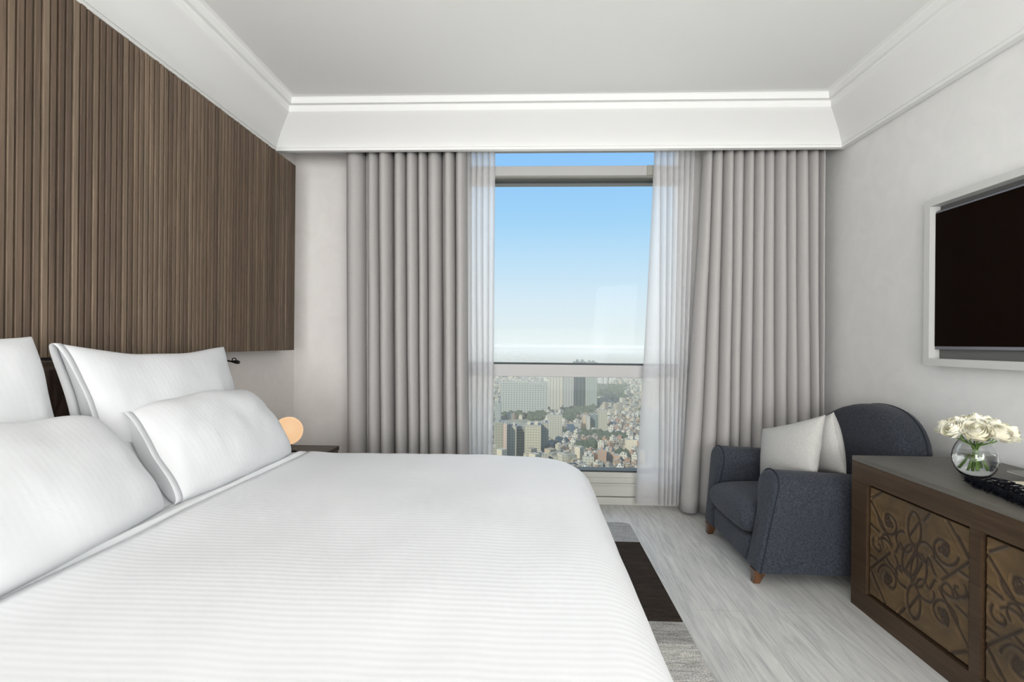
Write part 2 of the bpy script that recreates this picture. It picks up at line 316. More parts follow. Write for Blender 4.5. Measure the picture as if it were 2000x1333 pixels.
# ---------------------------------------------------------------- drapes
def drape(name, label, cat, tops, bots, yf, depth, ztop, zbot, mat, group, seed=0, soft=.85, wob=.006, back=.03, extra=None, rows=26, gap=.18, w=0):
    n = 14; P = []
    XT = [float(at(p, 400, 1, yf)[0]) for p in tops]; XB = [float(at(p, 980, 1, yf)[0]) for p in bots]
    for r in range(rows+1):
        t = r/rows; z = ztop+(zbot-ztop)*t; row = []; te = t**1.15
        for i in range(len(XT)-1):
            a = XT[i]+(XB[i]-XT[i])*te; b = XT[i+1]+(XB[i+1]-XT[i+1])*te
            wb = wob*nz((i*1.7, t*3, seed), 1.3, seed)*(.3+t); a += wob*nz((i*1.3, t*2.2, 0), 1.1, seed)*t; b += wob*nz(((i+1)*1.3, t*2.2, 0), 1.1, seed)*t
            dd = depth*(.7+.6*random.Random(seed*100+i).random())*(1+.25*t*nz((i, t*2, 3), 1, seed)); mid, hw = (a+b)/2, (b-a)/2
            if tops[i+1]-tops[i] < 8 and depth > .03: dd = -back*.6
            for j in range(n):
                th = PI*j/(n-1); cx_ = -math.cos(th); bul = 1+gap*math.sin(th)**2*0
                x = mid+hw*(cx_*(1-gap*.25)+gap*.25*cx_**3); s_ = max(0, math.sin(th))**soft
                row.append((x+wb*s_, yf+back-(dd+back)*s_+.004*nz((x*6, z*2, 0), 1, seed), z))
        if extra: row = extra(row, t)
        P.append(row)
    o = MB().grid(P).obj(name, mat, None, smooth=80, fix=False)
    if mat is not M['sheer']:
        q = o.modifiers.new('solid', 'SOLIDIFY'); q.thickness = .0016; q.offset = 0
    return tag(o, label, cat, group)
LT = [671, 673, 709, 716, 739, 765, 769, 792, 815, 833, 861, 865, 888, 909]; LB = [674, 677, 711, 718, 745, 769, 772, 797, 821, 838, 865, 868, 893, 915]
drape('curtain', 'grey pleated drape left of the window, behind the bed', 'curtain', LT[1:], LB[1:], 3.50, .065, 2.60, .02, M['drape'], 'floor-length grey drapes', 1, back=.07)
RT = [1376, 1393, 1413, 1432, 1454, 1473, 1493, 1513, 1535, 1554, 1577, 1598, 1606]; RB = [1331, 1368, 1399, 1423, 1443, 1467, 1488, 1515, 1537, 1559, 1586, 1597, 1604]
drape('curtain', 'grey pleated drape right of the window, behind the armchair', 'curtain', RT, RB, 3.50, .05, 2.60, .02, M['drape'], 'floor-length grey drapes', 2, back=.06)
SLT = [906, 919, 930, 942, 954, 966]; SLB = [911, 922, 932, 943, 953, 962]
drape('sheer_curtain', 'narrow white sheer gathered left of the window opening', 'curtain', SLT, SLB, 3.61, .022, 2.60, .03, M['sheer'], 'white sheers', 3, back=.02, soft=1.1)
SRT = [1278, 1290, 1303, 1315, 1326, 1337, 1348, 1358]; SRB = [1242, 1288, 1297, 1305, 1313, 1320, 1326, 1332]
drape('sheer_curtain', 'white sheer flaring out at its hem, right of the window opening', 'curtain', SRT, SRB, 3.60, .022, 2.60, .035, M['sheer'], 'white sheers', 4, back=.02, soft=1.1)
track = tag(MB().box(XL+.02, XR-.02, 3.50, 3.53, 2.60, 2.63).box(XL+.02, XR-.02, 3.60, 3.63, 2.60, 2.63).obj('curtain_track', M['tape']), 'double curtain track hidden behind the cornice above the window', 'curtain track')

# ---------------------------------------------------------------- rug
RX = .662; pts = []
for (cx_, cy_, a0) in ((RX-.05, 3.29-.05, 0), (-1.0, 3.29-.05, PI/2), (-1.0, .2, PI), (RX-.05, .2, 3*PI/2)):
    for k in range(5): pts.append((cx_+.05*math.cos(a0+k*PI/8), cy_+.05*math.sin(a0+k*PI/8)))
tag(MB().prism(pts, 2, .001, .013).obj('rug', M['rug'], bevel=.003), 'grey and dark brown banded rug on the floor beside the bed', 'rug')

# ---------------------------------------------------------------- bed
BT = .60
bed = empty('bed', 'wide bed with a tall carved dark wooden headboard', 'bed')
MB().box(-1.66, .18, .66, 2.46, .03, .32).obj('bed_base', M['night'], bed, bevel=.01)
MB().box(-1.66, .20, .64, 2.50, .321, BT).obj('mattress', M['sheet'], bed, bevel=.05, seg=4)
hx = -1.675; hy1 = float(at(422.5, 720, 0, hx)[1]); hz = float(at(60, 709, 0, hx)[2])
# headboard front carved with pointed leaves
ny, nzg = 300, 120; ys = np.linspace(.45, hy1, ny); zs = np.linspace(.40, hz, nzg); Yg, Zg = np.meshgrid(ys, zs, indexing='ij')
py, pz = .135, .21; row_ = np.floor(Zg/pz*1.0); yy = (Yg+.03)/py; z2 = Zg/pz
def leaf(yc, zc):
    ly = (yy-yc+.5) % 1-.5; lz = (z2-zc+.5) % 1-.5; wd = .47*np.cos(PI*lz)**.8; return np.clip(1-np.abs(ly)/np.maximum(wd, 1e-3), 0, 1), ly
a1, l1 = leaf(0, .40); a2, l2 = leaf(.5, .90)
top_ = np.maximum(a1, a2); ll = np.where(a1 > a2, l1, l2)
hgt = .026*np.clip(top_, 0, 1)**.6 - .009*np.exp(-(ll/.07)**2)*(top_ > .3)
hgt[Zg > hz-.02] = .012; P = [[(hx-.014+hgt[i, j], ys[i], zs[j]) for j in range(nzg)] for i in range(ny)]
MB().grid(P).obj('carved_face', M['headboard'], bed, smooth=50)
MB().box(hx-.06, hx-.004, .43, hy1, .02, hz+.004).obj('headboard', M['headboard'], bed, bevel=.004)
MB().box(XL, hx-.06, .50, hy1-.12, .02, hz-.05).obj('headboard_mount', M['dark'], bed)

# duvet
U0, V0, RC, RR = .158, 2.492, .17, .14; UH = -1.15; V1 = .60; TOPZ = .620
def outdrop(r, flare):
    if r < RR*PI/2: return RR*math.sin(r/RR), RR*(1-math.cos(r/RR))
    e = r-RR*PI/2; return RR+flare*e, RR+e*.99
us = list(np.arange(UH, U0-RC, .03))+list(np.linspace(U0-RC, U0+.60, 46)); vs = list(np.linspace(V1-.5, V1, 12))+list(np.arange(V1+.03, V0-RC, .03))+list(np.linspace(V0-RC, V0+.60, 46))
P = []; UVv = []
for u in us:
    r_ = []
    for v in vs:
        near = v < V1; a = max(0, u-(U0-RC)); b = max(0, v-(V0-RC)) if not near else max(0, (V1+RC)-v); sg = -1 if near else 1
        if v < V1+RC: b = (V1+RC)-v; sg = -1; vc = V1+RC
        else: vc = V0-RC
        d = math.hypot(a, b) if a+b > 0 else 0; cx_, cy_ = min(u, U0-RC), (vc if b > 0 else v)
        if d > RC:
            o_, dr = outdrop(d-RC, .10+.06*nz((u*2, v*2, 0), 1, 9)); l_ = RC+o_; x, y = cx_+a/d*l_, cy_+sg*b/d*l_
            fold = .011*min(1, dr/.3)*nz((v*5.0, u*5.0, 0), 1, 2); x += a/d*fold; y += sg*b/d*fold; z = TOPZ-dr
        else: x, y, z = u, v, TOPZ
        z += .009*nz((x*2.2, y*2.2, 0), 1, 4)+.004*nz((x*7, y*4, 0), 1, 5)+.010*math.exp(-((u-UH)/.10)**2)
        z = max(z, .03)
        r_.append((x, y, z)); UVv.append((u, v))
    P.append(r_)
duvet = MB().grid(P).obj('duvet', M['duvet'], None, smooth=80, fix=False)
tag(duvet, 'white satin-striped duvet covering the mattress down over its foot', 'duvet')
uvl = duvet.data.uv_layers.new(name='cloth')
for lp in duvet.data.loops: uvl.data[lp.index].uv = UVv[lp.vertex_index]
q = duvet.modifiers.new('solid', 'SOLIDIFY'); q.thickness = .012; q.offset = -1
for p_ in duvet.data.polygons: pass
# folded sheet edge at the head of the duvet
P = []
for i in range(90):
    y = .62+i*(2.545-.62)/89; w_ = .012*nz((y*3, 0, 0), 1, 3); drop = max(0, y-2.47)
    zc_ = TOPZ+.010-drop*.25
    prof_ = [(-1.66, -.012), (-1.30, -.008), (-1.20+w_, -.001), (-1.178+w_, .006), (-1.172+w_, .003), (-1.166+w_, -.004), (-1.10, -.030)]
    P.append([(a, y, zc_+b) for a, b in prof_])
tag(MB().grid(P).obj('bed_sheet', M['sheet'], None, smooth=70), 'white sheet edge showing between the pillows and the duvet', 'sheet')

# ---------------------------------------------------------------- pillows (four corners, swelling between them)
def pillow(name, label, cat, c, th, mat, group=None, n=34, m_=26, pinch=.07, pv=None, seed=0, e=.42, sag=0, wr=.008, piping=None, flange=0, bend=0):
    c = [Vector(q) for q in c]           # bottom-near, bottom-far, top-far, top-near
    nrm = (c[1]-c[0]).cross(c[3]-c[0]).normalized(); L = (c[1]-c[0]).length; sides = []; edge = []
    for sgn in (1, -1):
        P = []
        for i in range(n+1):
            u = math.sin((i/n-.5)*PI); r = []
            for j in range(m_+1):
                v = math.sin((j/m_-.5)*PI)
                uu = u*(1-pinch*(1-v*v)); vv = v*(1-(pinch*1.1 if pv is None else pv)*(1-u*u))
                a, b = (uu+1)/2, (vv+1)/2
                p = c[0]*(1-a)*(1-b)+c[1]*a*(1-b)+c[2]*a*b+c[3]*(1-a)*b
                prof_ = ((1-u*u)*(1-v*v))**e*(1-sag*v)
                p = p+nrm*(sgn*th/2*prof_+bend*(1-u*u)*v)
                k = min(1, prof_*2.5)
                p += nrm*(wr*k*(nz(p, 6, seed+sgn)+.6*nz((u*9, v*2.2, 0), 1, seed+5)*(1-abs(v))))+Vector((0, 0, wr*.8*nz((u*2, v*2, 1), 1.2, seed)))
                r.append(p)
            P.append(r)
        sides.append(P)
    mb = MB(); mb.grid(sides[0]); mb.grid([list(reversed(r)) for r in sides[1]])
    o = mb.obj(name, mat, None, smooth=None, fix=False)
    import bmesh
    bm = bmesh.new(); bm.from_mesh(o.data); bmesh.ops.remove_doubles(bm, verts=bm.verts, dist=.0006); bmesh.ops.recalc_face_normals(bm, faces=bm.faces); bm.to_mesh(o.data); bm.free()
    o.data.polygons.foreach_set('use_smooth', [True]*len(o.data.polygons)); tag(o, label, cat, group)
    if piping:
        P = sides[0]; loop = [r[0] for r in P]+[q for q in P[-1][1:]]+[r[-1] for r in reversed(P[:-1])]+[q for q in reversed(P[0][1:-1])]
        loop.append(loop[0]); MB().tube(loop, .0035, 6).obj('piping', piping, o, smooth=60)
    if flange:                            # open end of the pillow case at the near side
        P = sides[0]; Q = sides[1]; out = (c[0]-c[1]).normalized(); fl = MB()
        for W_, s2 in ((P, 1), (Q, -1)):
            col = W_[2]; fl.grid([[q+nrm*0.001*s2 for q in col], [q+out*flange*.5+nrm*s2*.002 for q in col], [q+out*flange+nrm*s2*(.001+.008*math.sin(PI*k/m_)) for k, q in enumerate(col)]])
        f_ = fl.obj('pillowcase_flap', mat, o, smooth=70, fix=False); qq = f_.modifiers.new('solid', 'SOLIDIFY'); qq.thickness = .002
    return o
G = 'white bed pillows'
def A(x, y, ax, v): return Vector(at(x, y, ax, v))
pillow('pillow', 'plump white pillow upright against the headboard, beside the reading light', 'pillow', [(-1.44, 1.64, .64), (-1.44, 2.42, .64), (-1.60, 2.50, 1.165), (-1.60, 1.60, 1.185)], .20, M['pillow'], G, pinch=.05, pv=.15, seed=1, sag=.2, e=.38, flange=.03, wr=.012)
pillow('pillow', 'white pillow upright against the headboard at the left photo edge', 'pillow', [(-1.42, .70, .63), (-1.42, 1.50, .63), (-1.60, 1.515, 1.210), (-1.60, .66, 1.20)], .20, M['pillow'], G, pinch=.03, pv=.10, seed=2, sag=.2, e=.38, wr=.012)
pillow('pillow', 'white pillow lying slanted in front of another, beside the globe lamp', 'pillow', [(-1.225, 1.670, .632), (-1.205, 2.43, .630), (-1.44, 2.44, .940), (-1.47, 1.73, .935)], .20, M['pillow'], G, pinch=-.035, pv=-.09, seed=3, sag=.0, e=.31, flange=.035, wr=.011)
pillow('pillow', 'largest white pillow in the left foreground, slanted towards the duvet', 'pillow', [(-1.155, .76, .632), (-1.225, 1.60, .632), (-1.46, 1.58, .930), (-1.44, .76, .935)], .21, M['pillow'], G, pinch=-.035, pv=-.09, seed=4, sag=.0, e=.31, wr=.011)

# ---------------------------------------------------------------- reading light on the headboard end
rl = empty('reading_light', 'small black swing-arm reading light at the end of the headboard', 'lamp')
yh = hy1+.02
p0 = A(420, 702, 1, yh); p1 = A(437, 703.5, 1, yh); p2 = A(452, 706.5, 1, yh); p3 = A(457.5, 704, 1, yh); p4 = A(463, 707.5, 1, yh)
MB().box(p0[0]-.012, p0[0]+.004, hy1+.0005, yh+.008, p0[2]-.02, p0[2]+.02).obj('bracket', M['black_metal'], rl, bevel=.002)
MB().tube([p0, p1, p2], .0045, 8).obj('arm', M['black_metal'], rl, smooth=60)
MB().tube([p3+Vector((math.cos(k*PI/8)*.011, 0, math.sin(k*PI/8)*.011)) for k in range(17)], .003, 6).obj('pivot_ring', M['black_metal'], rl, smooth=60)
MB().tube([p2, p3.lerp(p4, .5)+Vector((0, 0, -.004)), p4, p4+Vector((.012, 0, -.003))], [.005, .010, .011, .008], 12).obj('lamp_head', M['black_metal'], rl, smooth=60)

# ---------------------------------------------------------------- nightstand and globe lamp
NZ = .50; nf = at(662.8, 871, 2, NZ); nx1, ny1 = float(nf[0]), float(nf[1])
ns = empty('nightstand', 'dark wooden bedside table behind the bed, under the globe lamp', 'bedside table')
MB().box(XL+.01, nx1, ny1-.50, ny1, NZ-.03, NZ).obj('table_top', M['night'], ns, bevel=.002)
MB().box(XL+.03, nx1-.012, ny1-.49, ny1-.01, .06, NZ-.03).obj('body', M['night'], ns)
d_ = MB().box(nx1-.012, nx1, ny1-.485, ny1-.015, .27, NZ-.034).obj('drawer', M['night'], ns, bevel=.002)
MB().tube([(nx1+.010, ny1-.30, .38), (nx1+.010, ny1-.20, .38)], .004, 8).obj('handle', M['black_metal'], d_, smooth=60)
MB().box(nx1-.012, nx1, ny1-.485, ny1-.015, .07, .266).obj('drawer', M['night'], ns, bevel=.002)
for (a, b) in ((XL+.06, ny1-.46), (XL+.06, ny1-.06), (nx1-.06, ny1-.46), (nx1-.06, ny1-.06)): MB().tube([(a, b, 0), (a, b, .06)], .016, 10).obj('leg', M['black_metal'], ns, smooth=60)
gy = 3.02; gc = A(563, 842, 1, gy); gR = 28/960*gy*.985
lampo = empty('globe_table_lamp', 'glowing opal globe table lamp on the bedside table', 'lamp')
MB().lathe([(max(.0005, gR*math.sin(a)), -gR*math.cos(a)) for a in np.linspace(.12, PI-.001, 26)], gc).obj('globe', M['globe'], lampo, smooth=80)
zb_ = gc[2]-gR
MB().lathe([(.0005, NZ+.001), (.050, NZ+.001), (.052, NZ+.010), (.046, NZ+.016), (.022, NZ+.024), (.020, zb_-.006), (.026, zb_+.004), (.0005, zb_+.004)], (gc[0], gc[1], 0), 28).obj('lamp_base', M['black_metal'], lampo, smooth=40)
ll = bpy.data.lights.new('globe_bulb', 'POINT'); ll.energy = .75; ll.color = (1, .70, .45); ll.shadow_soft_size = .03
lo_ = bpy.data.objects.new('globe_bulb', ll); C.objects.link(lo_); lo_.location = gc
gb = M['globe'].node_tree; tr = gb.nodes.new('ShaderNodeBsdfTranslucent'); tr.inputs[0].default_value = (.9, .85, .8, 1); ad = gb.nodes.new('ShaderNodeAddShader')
oo = [n for n in gb.nodes if n.type == 'OUTPUT_MATERIAL'][0]; gb.links.new(gb.nodes['Principled BSDF'].outputs[0], ad.inputs[0]); gb.links.new(tr.outputs[0], ad.inputs[1]); gb.links.new(ad.outputs[0], oo.inputs[0])
gb.nodes['Principled BSDF'].inputs['Base Color'].default_value = (.10, .08, .06, 1); tr.inputs[0].default_value = (.29, .27, .24, 1)

# ---------------------------------------------------------------- armchair (faces the bed)
def loft(poly, secs, fx, mb=None):
    """poly: outline in (y,z); secs: [(inset, x)]; fx(x,y,z) -> x"""
    mb = mb or MB(); n = len(poly); nr = []
    ar = sum(poly[i][0]*poly[(i+1) % n][1]-poly[(i+1) % n][0]*poly[i][1] for i in range(n)); s_ = 1 if ar > 0 else -1
    for i in range(n):
        a, b = poly[i-1], poly[(i+1) % n]; d = (b[0]-a[0], b[1]-a[1]); l = math.hypot(*d) or 1; nr.append((-d[1]/l*s_, d[0]/l*s_))
    R = [[(fx(x, p[0]+nr[i][0]*ins, p[1]+nr[i][1]*ins), p[0]+nr[i][0]*ins, p[1]+nr[i][1]*ins) for i, p in enumerate(poly)] for ins, x in secs]
    o = len(mb.v); mb.grid(R, False, True); mb.f.append(tuple(o+k for k in range(n))); mb.f.append(tuple(o+(len(secs)-1)*n+k for k in range(n))[::-1]); return mb, R
ch = empty('armchair', 'charcoal blue upholstered armchair with an arched back by the window', 'armchair')
CF, CB = 1.125, 1.86; CY0, CY1 = 2.465, 3.235; AZ0 = .065
def arm(y0, y1, lean, wi, wo):
    w_ = y1-y0; yc = (y0+y1)/2; pts = [(y0+.008, AZ0), (y0+.004, .15), (y0, .35), (y0-wo*.9, .46)]
    yc = (y0-wo+y1+wi)/2; w2 = (w_+wo+wi)/2
    pts += [(yc-w2*math.cos(a), .475+.088*math.sin(a)**.8) for a in np.linspace(.15, PI-.15, 13)]
    pts += [(y1+wi*.9, .46), (y1, .35), (y1-.004, .15), (y1-.008, AZ0)]
    def fx(x, y, z): return x+lean*max(0, (z-AZ0))/.5*(1-.8*min(1, max(0, (x-CF)/.5)))+.0
    secs = [(.030, CF+.000), (.016, CF+.002), (.006, CF+.009), (0, CF+.022), (0, CF+.10), (0, CF+.3), (0, CF+.5), (.01, CB)]
    mb, R = loft(pts, secs, fx)
    mb.v = [(x, y, z-(.022*min(1, max(0, (x-1.2)/.5)) if z > .4 else 0)) for x, y, z in mb.v]
    o = mb.obj('arm', M['chair'], ch, smooth=50)
    lp = [Vector(p) for p in R[3]]; MB().tube(lp, .0038, 6).obj('piping', M['piping'], o, smooth=60)
arm(CY0+.01, CY0+.150, .095, .045, .006); arm(CY1-.150, CY1-.01, .045, .006, .040)
# back: tall arch leaning back
pts = [(CY0+.005, AZ0), (CY0, .4), (CY0-.004, .56)]; yc = (CY0+CY1)/2
pts += [(yc-(CY1-CY0)/2*1.01*math.cos(a), .585+.285*math.sin(a)**.92) for a in np.linspace(.06, PI-.06, 25)]; pts += [(CY1+.004, .56), (CY1, .4), (CY1-.005, AZ0)]
def fb(x, y, z): return x+.17*max(0, z-.2)-.05*((y-yc)/.38)**2*(1 if x < 1.86 else .6)
mb, R = loft(pts, [(.05, 1.765), (.022, 1.772), (.006, 1.79), (0, 1.815), (0, 1.89), (.006, 1.915), (.025, 1.93)], fb)
bk = mb.obj('backrest', M['chair'], ch, smooth=60)
MB().tube([Vector(p) for p in R[4]], .0038, 6).obj('piping', M['piping'], bk, smooth=60)
MB().box(CF+.012, 1.80, CY0+.15, CY1-.15, AZ0, .195).obj('seat_rail', M['chair'], ch, bevel=.018, seg=3)
pc = []
n = 30
for sgn in (1, -1):
    P = []
    for i in range(n+1):
        u = math.sin((i/n-.5)*PI); r = []
        for j in range(n+1):
            v = math.sin((j/n-.5)*PI); e_ = ((1-abs(u)**10)*(1-abs(v)**12))**.5
            x = 1.445+u*.335-.012*(1-v*v)*(u < 0)*abs(u); y = yc+v*(.232); z = .278+sgn*(.075*e_**.7+.028*((1-u*u)*(1-v*v))**.5*(1 if sgn > 0 else .0))
            z += .012*(1 if sgn > 0 else 0)*(1-abs(v)**3)*(1-abs(u)**4); x -= .022*(e_)*(0)
            r.append((x, y, z))
        P.append(r)
    pc.append(P)
mb = MB(); mb.grid(pc[0]); mb.grid([list(reversed(r)) for r in pc[1]])
E_ = [r for r in pc[0]]
lo_loop = [pc[0][0], pc[1][0]]
sc_ = mb.obj('seat_cushion', M['chair'], ch, smooth=70)
import bmesh
bm = bmesh.new(); bm.from_mesh(sc_.data); bmesh.ops.remove_doubles(bm, verts=bm.verts, dist=.0008); bmesh.ops.recalc_face_normals(bm, faces=bm.faces); bm.to_mesh(sc_.data); bm.free()
for (lx, ly, sx1) in ((CF+.03, CY0+.065, 1), (CF+.03, CY1-.065, 1), (CB-.01, CY0+.065, -1), (CB-.01, CY1-.065, -1)):
    lg = MB(); S4 = []
    for z, w_, dx in ((AZ0+.004, .033, 0), (.045, .027, -.001), (.022, .021, -.006), (0, .018, -.013)):
        S4.append([(lx+sx1*dx+a*w_*.9, ly+b*w_, z) for a, b in ((-1, -1), (1, -1), (1, 1), (-1, 1))])
    lg.grid(S4, False, True); lg.f += [(0, 1, 2, 3), (15, 14, 13, 12)]
    lg.obj('leg', M['legwood'], ch, bevel=.003)
# scatter cushions
pillow('scatter_cushion', 'grey linen square cushion in front, propped on the seat of the armchair', 'cushion', [(1.49, 2.625, .50), (1.385, 3.00, .375), (1.405, 3.025, .69), (1.535, 2.625, .835)], .15, M['linen'], 'grey linen cushions on the armchair', n=26, m_=26, pinch=.05, seed=6, e=.42, wr=.003, piping=M['linen'])
pillow('scatter_cushion', 'grey linen square cushion half hidden behind the other, against the chair back', 'cushion', [(1.645, 2.625, .53), (1.63, 2.98, .42), (1.64, 3.02, .72), (1.60, 2.66, .845)], .15, M['linen'], 'grey linen cushions on the armchair', n=26, m_=26, pinch=.05, seed=8, e=.42, wr=.003, piping=M['linen'])

# ---------------------------------------------------------------- sideboard with carved doors
SX, SY1, SY0, SZ = 1.505, 2.358, .52, .688
sb = empty('sideboard', 'long dark wooden sideboard with carved doors below the wall screen', 'sideboard')
D1 = (2.249, 1.748); DW = D1[0]-D1[1]; ST = .057; doors = [(D1[0]-k*(DW+ST), D1[1]-k*(DW+ST)) for k in range(3)]
DZ0, DZ1 = .097, .575
SY0 = doors[-1][1]-.11
fr_ = MB().box(SX, SX+.03, doors[0][0]+.008, SY1, 0, SZ-.022).box(SX, SX+.03, SY0, doors[-1][1]-.008, 0, SZ-.022)
fr_.box(SX, SX+.03, doors[-1][1]-.008, doors[0][0]+.008, DZ1+.008, SZ-.022).box(SX, SX+.03, doors[-1][1]-.008, doors[0][0]+.008, 0, DZ0-.008)
for k in range(2): fr_.box(SX, SX+.03, doors[k+1][0]+.008, doors[k][1]-.008, DZ0-.008, DZ1+.008)
fr_.obj('front_frame', M['cab'], sb)
MB().box(SX, XR-.016, SY0, SY1, SZ-.022, SZ).obj('top', M['cab_top'], sb, bevel=.0015)
MB().box(SX+.03, XR-.016, SY1-.025, SY1, 0, SZ-.022).obj('side_panel', M['cab'], sb); MB().box(SX+.03, XR-.016, SY0, SY0+.025, 0, SZ-.022).obj('side_panel', M['cab'], sb)
MB().box(SX+.05, XR-.02, SY0+.025, SY1-.025, .03, SZ-.03).obj('carcass', M['dark'], sb)
# carved pattern: grooves along these lines
L = []
def circ(cx_, cy_, rx, ry=None, a0=0, a1=2*PI, k=28, rot=0):
    ry = ry or rx; q = []
    for i in range(k+1):
        a = a0+(a1-a0)*i/k; x, y = rx*math.cos(a), ry*math.sin(a); q.append((cx_+x*math.cos(rot)-y*math.sin(rot), cy_+x*math.sin(rot)+y*math.cos(rot)))
    L.append(q)
def vesica(cx_, cy_, w_, h_, rot=0):
    for s_ in (1, -1):
        L.append([(cx_+(s_*w_*math.cos(t))*math.cos(rot)-(h_*math.sin(t)**1)*math.sin(rot), cy_+(s_*w_*math.cos(t))*math.sin(rot)+h_*math.sin(t)) for t in np.linspace(-PI/2, PI/2, 16)])
vesica(0, .60, .13, .27); vesica(0, -.60, .13, .27); vesica(-.09, .04, .15, .27, -.2); vesica(.09, -.04, .15, .27, -.2)
L.append([(-.1, .45), (.1, .75)]); L.append([(-.1, -.75), (.1, -.45)]); L.append([(-.15, -.1), (.02, .25)]); L.append([(-.02, -.25), (.15, .1)])
for s1 in (1, -1):
    for s2 in (1, -1):
        circ(s1*.22, s2*.30, .17, .16, 0 if s1*s2 > 0 else PI/2, PI*1.6 if s1*s2 > 0 else PI*2.1)
        sp = [(s1*(.55+(.06+.19*t)*math.cos(-1.0+t*7.2)), s2*(.50+(.06+.19*t)*math.sin(-1.0+t*7.2))) for t in np.linspace(0, 1, 40)]; L.append(sp)
        L.append([(s1*.22+s1*.12*t, s2*(.14+.10*math.sin(t*3))) for t in np.linspace(0, 1.6, 12)])
        for q in ((.50, .47), (.58, .45), (.56, .54), (.60, .58)): circ(s1*q[0], s2*q[1], .035, k=10)
    c_ = [(s1*(.80+(.03+.12*t)*math.cos(2.+t*5.)), .02*s1+(.03+.12*t)*math.sin(2.+t*5.)) for t in np.linspace(0, 1, 24)]; L.append(c_)
    L.append([(s1*(.50+.3*t), s1*(-.10-.25*t*(1-t))) for t in np.linspace(0, 1, 10)]); circ(s1*.62, -.12*s1, .10, .13, 0, PI*1.3)
    L += [[(s1*-.97, s1*.72), (s1*-.48, s1*.14)], [(s1*-.97, s1*-.50), (s1*-.52, s1*-.02)], [(s1*-.97, s1*.30), (s1*-.78, s1*.24)], [(s1*-.97, s1*-.28), (s1*-.80, s1*-.30)],
          [(s1*-.95, s1*.80), (s1*-.72, s1*.97)], [(s1*.62, s1*.97), (s1*.97, s1*.55)], [(s1*.18, s1*.80), (s1*.30, s1*.97)], [(s1*-.97, s1*-.55), (s1*-.80, s1*-.80)], [(s1*-.35, s1*-.30), (s1*-.62, s1*-.16)]]
segs = np.array([(*q[i], *q[i+1]) for q in L for i in range(len(q)-1)])
NY, NZ_ = 230, 215
gy_, gz_ = np.meshgrid(np.linspace(-1, 1, NY), np.linspace(-1, 1, NZ_), indexing='ij'); pts_ = np.stack([gy_.ravel(), gz_.ravel()], 1)
dmin = np.full(len(pts_), 9.)
for a, b, c_, d_ in segs:
    e_ = np.array([c_-a, d_-b]); l2 = max(e_@e_, 1e-9); t_ = np.clip(((pts_-[a, b])@e_)/l2, 0, 1)
    dmin = np.minimum(dmin, np.hypot(pts_[:, 0]-a-t_*e_[0], pts_[:, 1]-b-t_*e_[1]))
dmin = dmin.reshape(NY, NZ_); gro = np.clip(1-dmin/.036, 0, 1)**.7; raise_ = .0012*np.exp(-((dmin-.05)/.02)**2)
edge_ = np.maximum(np.abs(gy_), np.abs(gz_)) > .985
dx_ = .0035*gro-raise_; dx_[edge_] = .006
def door_mesh():
    P = [[(dx_[i, j], -(gy_[i, j])*DW/2, gz_[i, j]*(DZ1-DZ0)/2) for j in range(NZ_)] for i in range(NY)]
    return MB().grid(P)
door0 = None
for k, (a, b) in enumerate(doors):
    dr = MB().box(.006, .022, -DW/2, DW/2, -(DZ1-DZ0)/2, (DZ1-DZ0)/2).obj('door', M['cab'], sb); dr.location = (SX+.010, (a+b)/2, (DZ0+DZ1)/2)
    if door0 is None:
        door0 = door_mesh().obj('carved_panel', M['carved'], dr, smooth=60)
        at1 = door0.data.attributes.new('groove', 'FLOAT', 'POINT'); at1.data.foreach_set('value', gro.ravel().astype(np.float32))
    else:
        q = door0.copy(); C.objects.link(q); q.parent = dr

# ---------------------------------------------------------------- wall screen in its grey frame
TX = 2.035
TYL = float(at(1804, 550, 0, TX)[1]); TZ1 = float(at(1806, 394, 0, TX)[2]); TZ0 = float(at(1801.5, 713.5, 0, TX)[2])
tv = empty('television', 'dark wall-mounted television set in a deep pale grey frame', 'television')
FWD = .036; TYR = TYL-1.40
f_ = MB().box(TX, XR-.001, TYL-FWD, TYL, TZ0, TZ1).box(TX, XR-.001, TYR, TYR+FWD, TZ0, TZ1).box(TX, XR-.001, TYR+FWD, TYL-FWD, TZ1-FWD, TZ1).box(TX, XR-.001, TYR+FWD, TYL-FWD, TZ0, TZ0+FWD)
f_.obj('surround_frame', M['tvframe'], tv)
MB().box(XR-.012, XR-.002, TYR+FWD, TYL-FWD, TZ0+FWD, TZ1-FWD).obj('recess_back', M['tvinner'], tv)
SXX = TX+.030
a_ = at(1822, 416, 0, SXX); b_ = at(1829, 683, 0, SXX)
sy1 = float(a_[1]); sz1 = float(a_[2]); sz0 = float(b_[2]); sy0 = TYR+FWD+(TYL-FWD-sy1)
MB().box(SXX, SXX+.028, sy0, sy1, sz0, sz1).obj('bezel', M['tvbezel'], tv, bevel=.002)
MB().box(SXX-.0015, SXX+.002, sy0+.010, sy1-.010, sz0+.016, sz1-.010).obj('screen', M['screen'], tv)

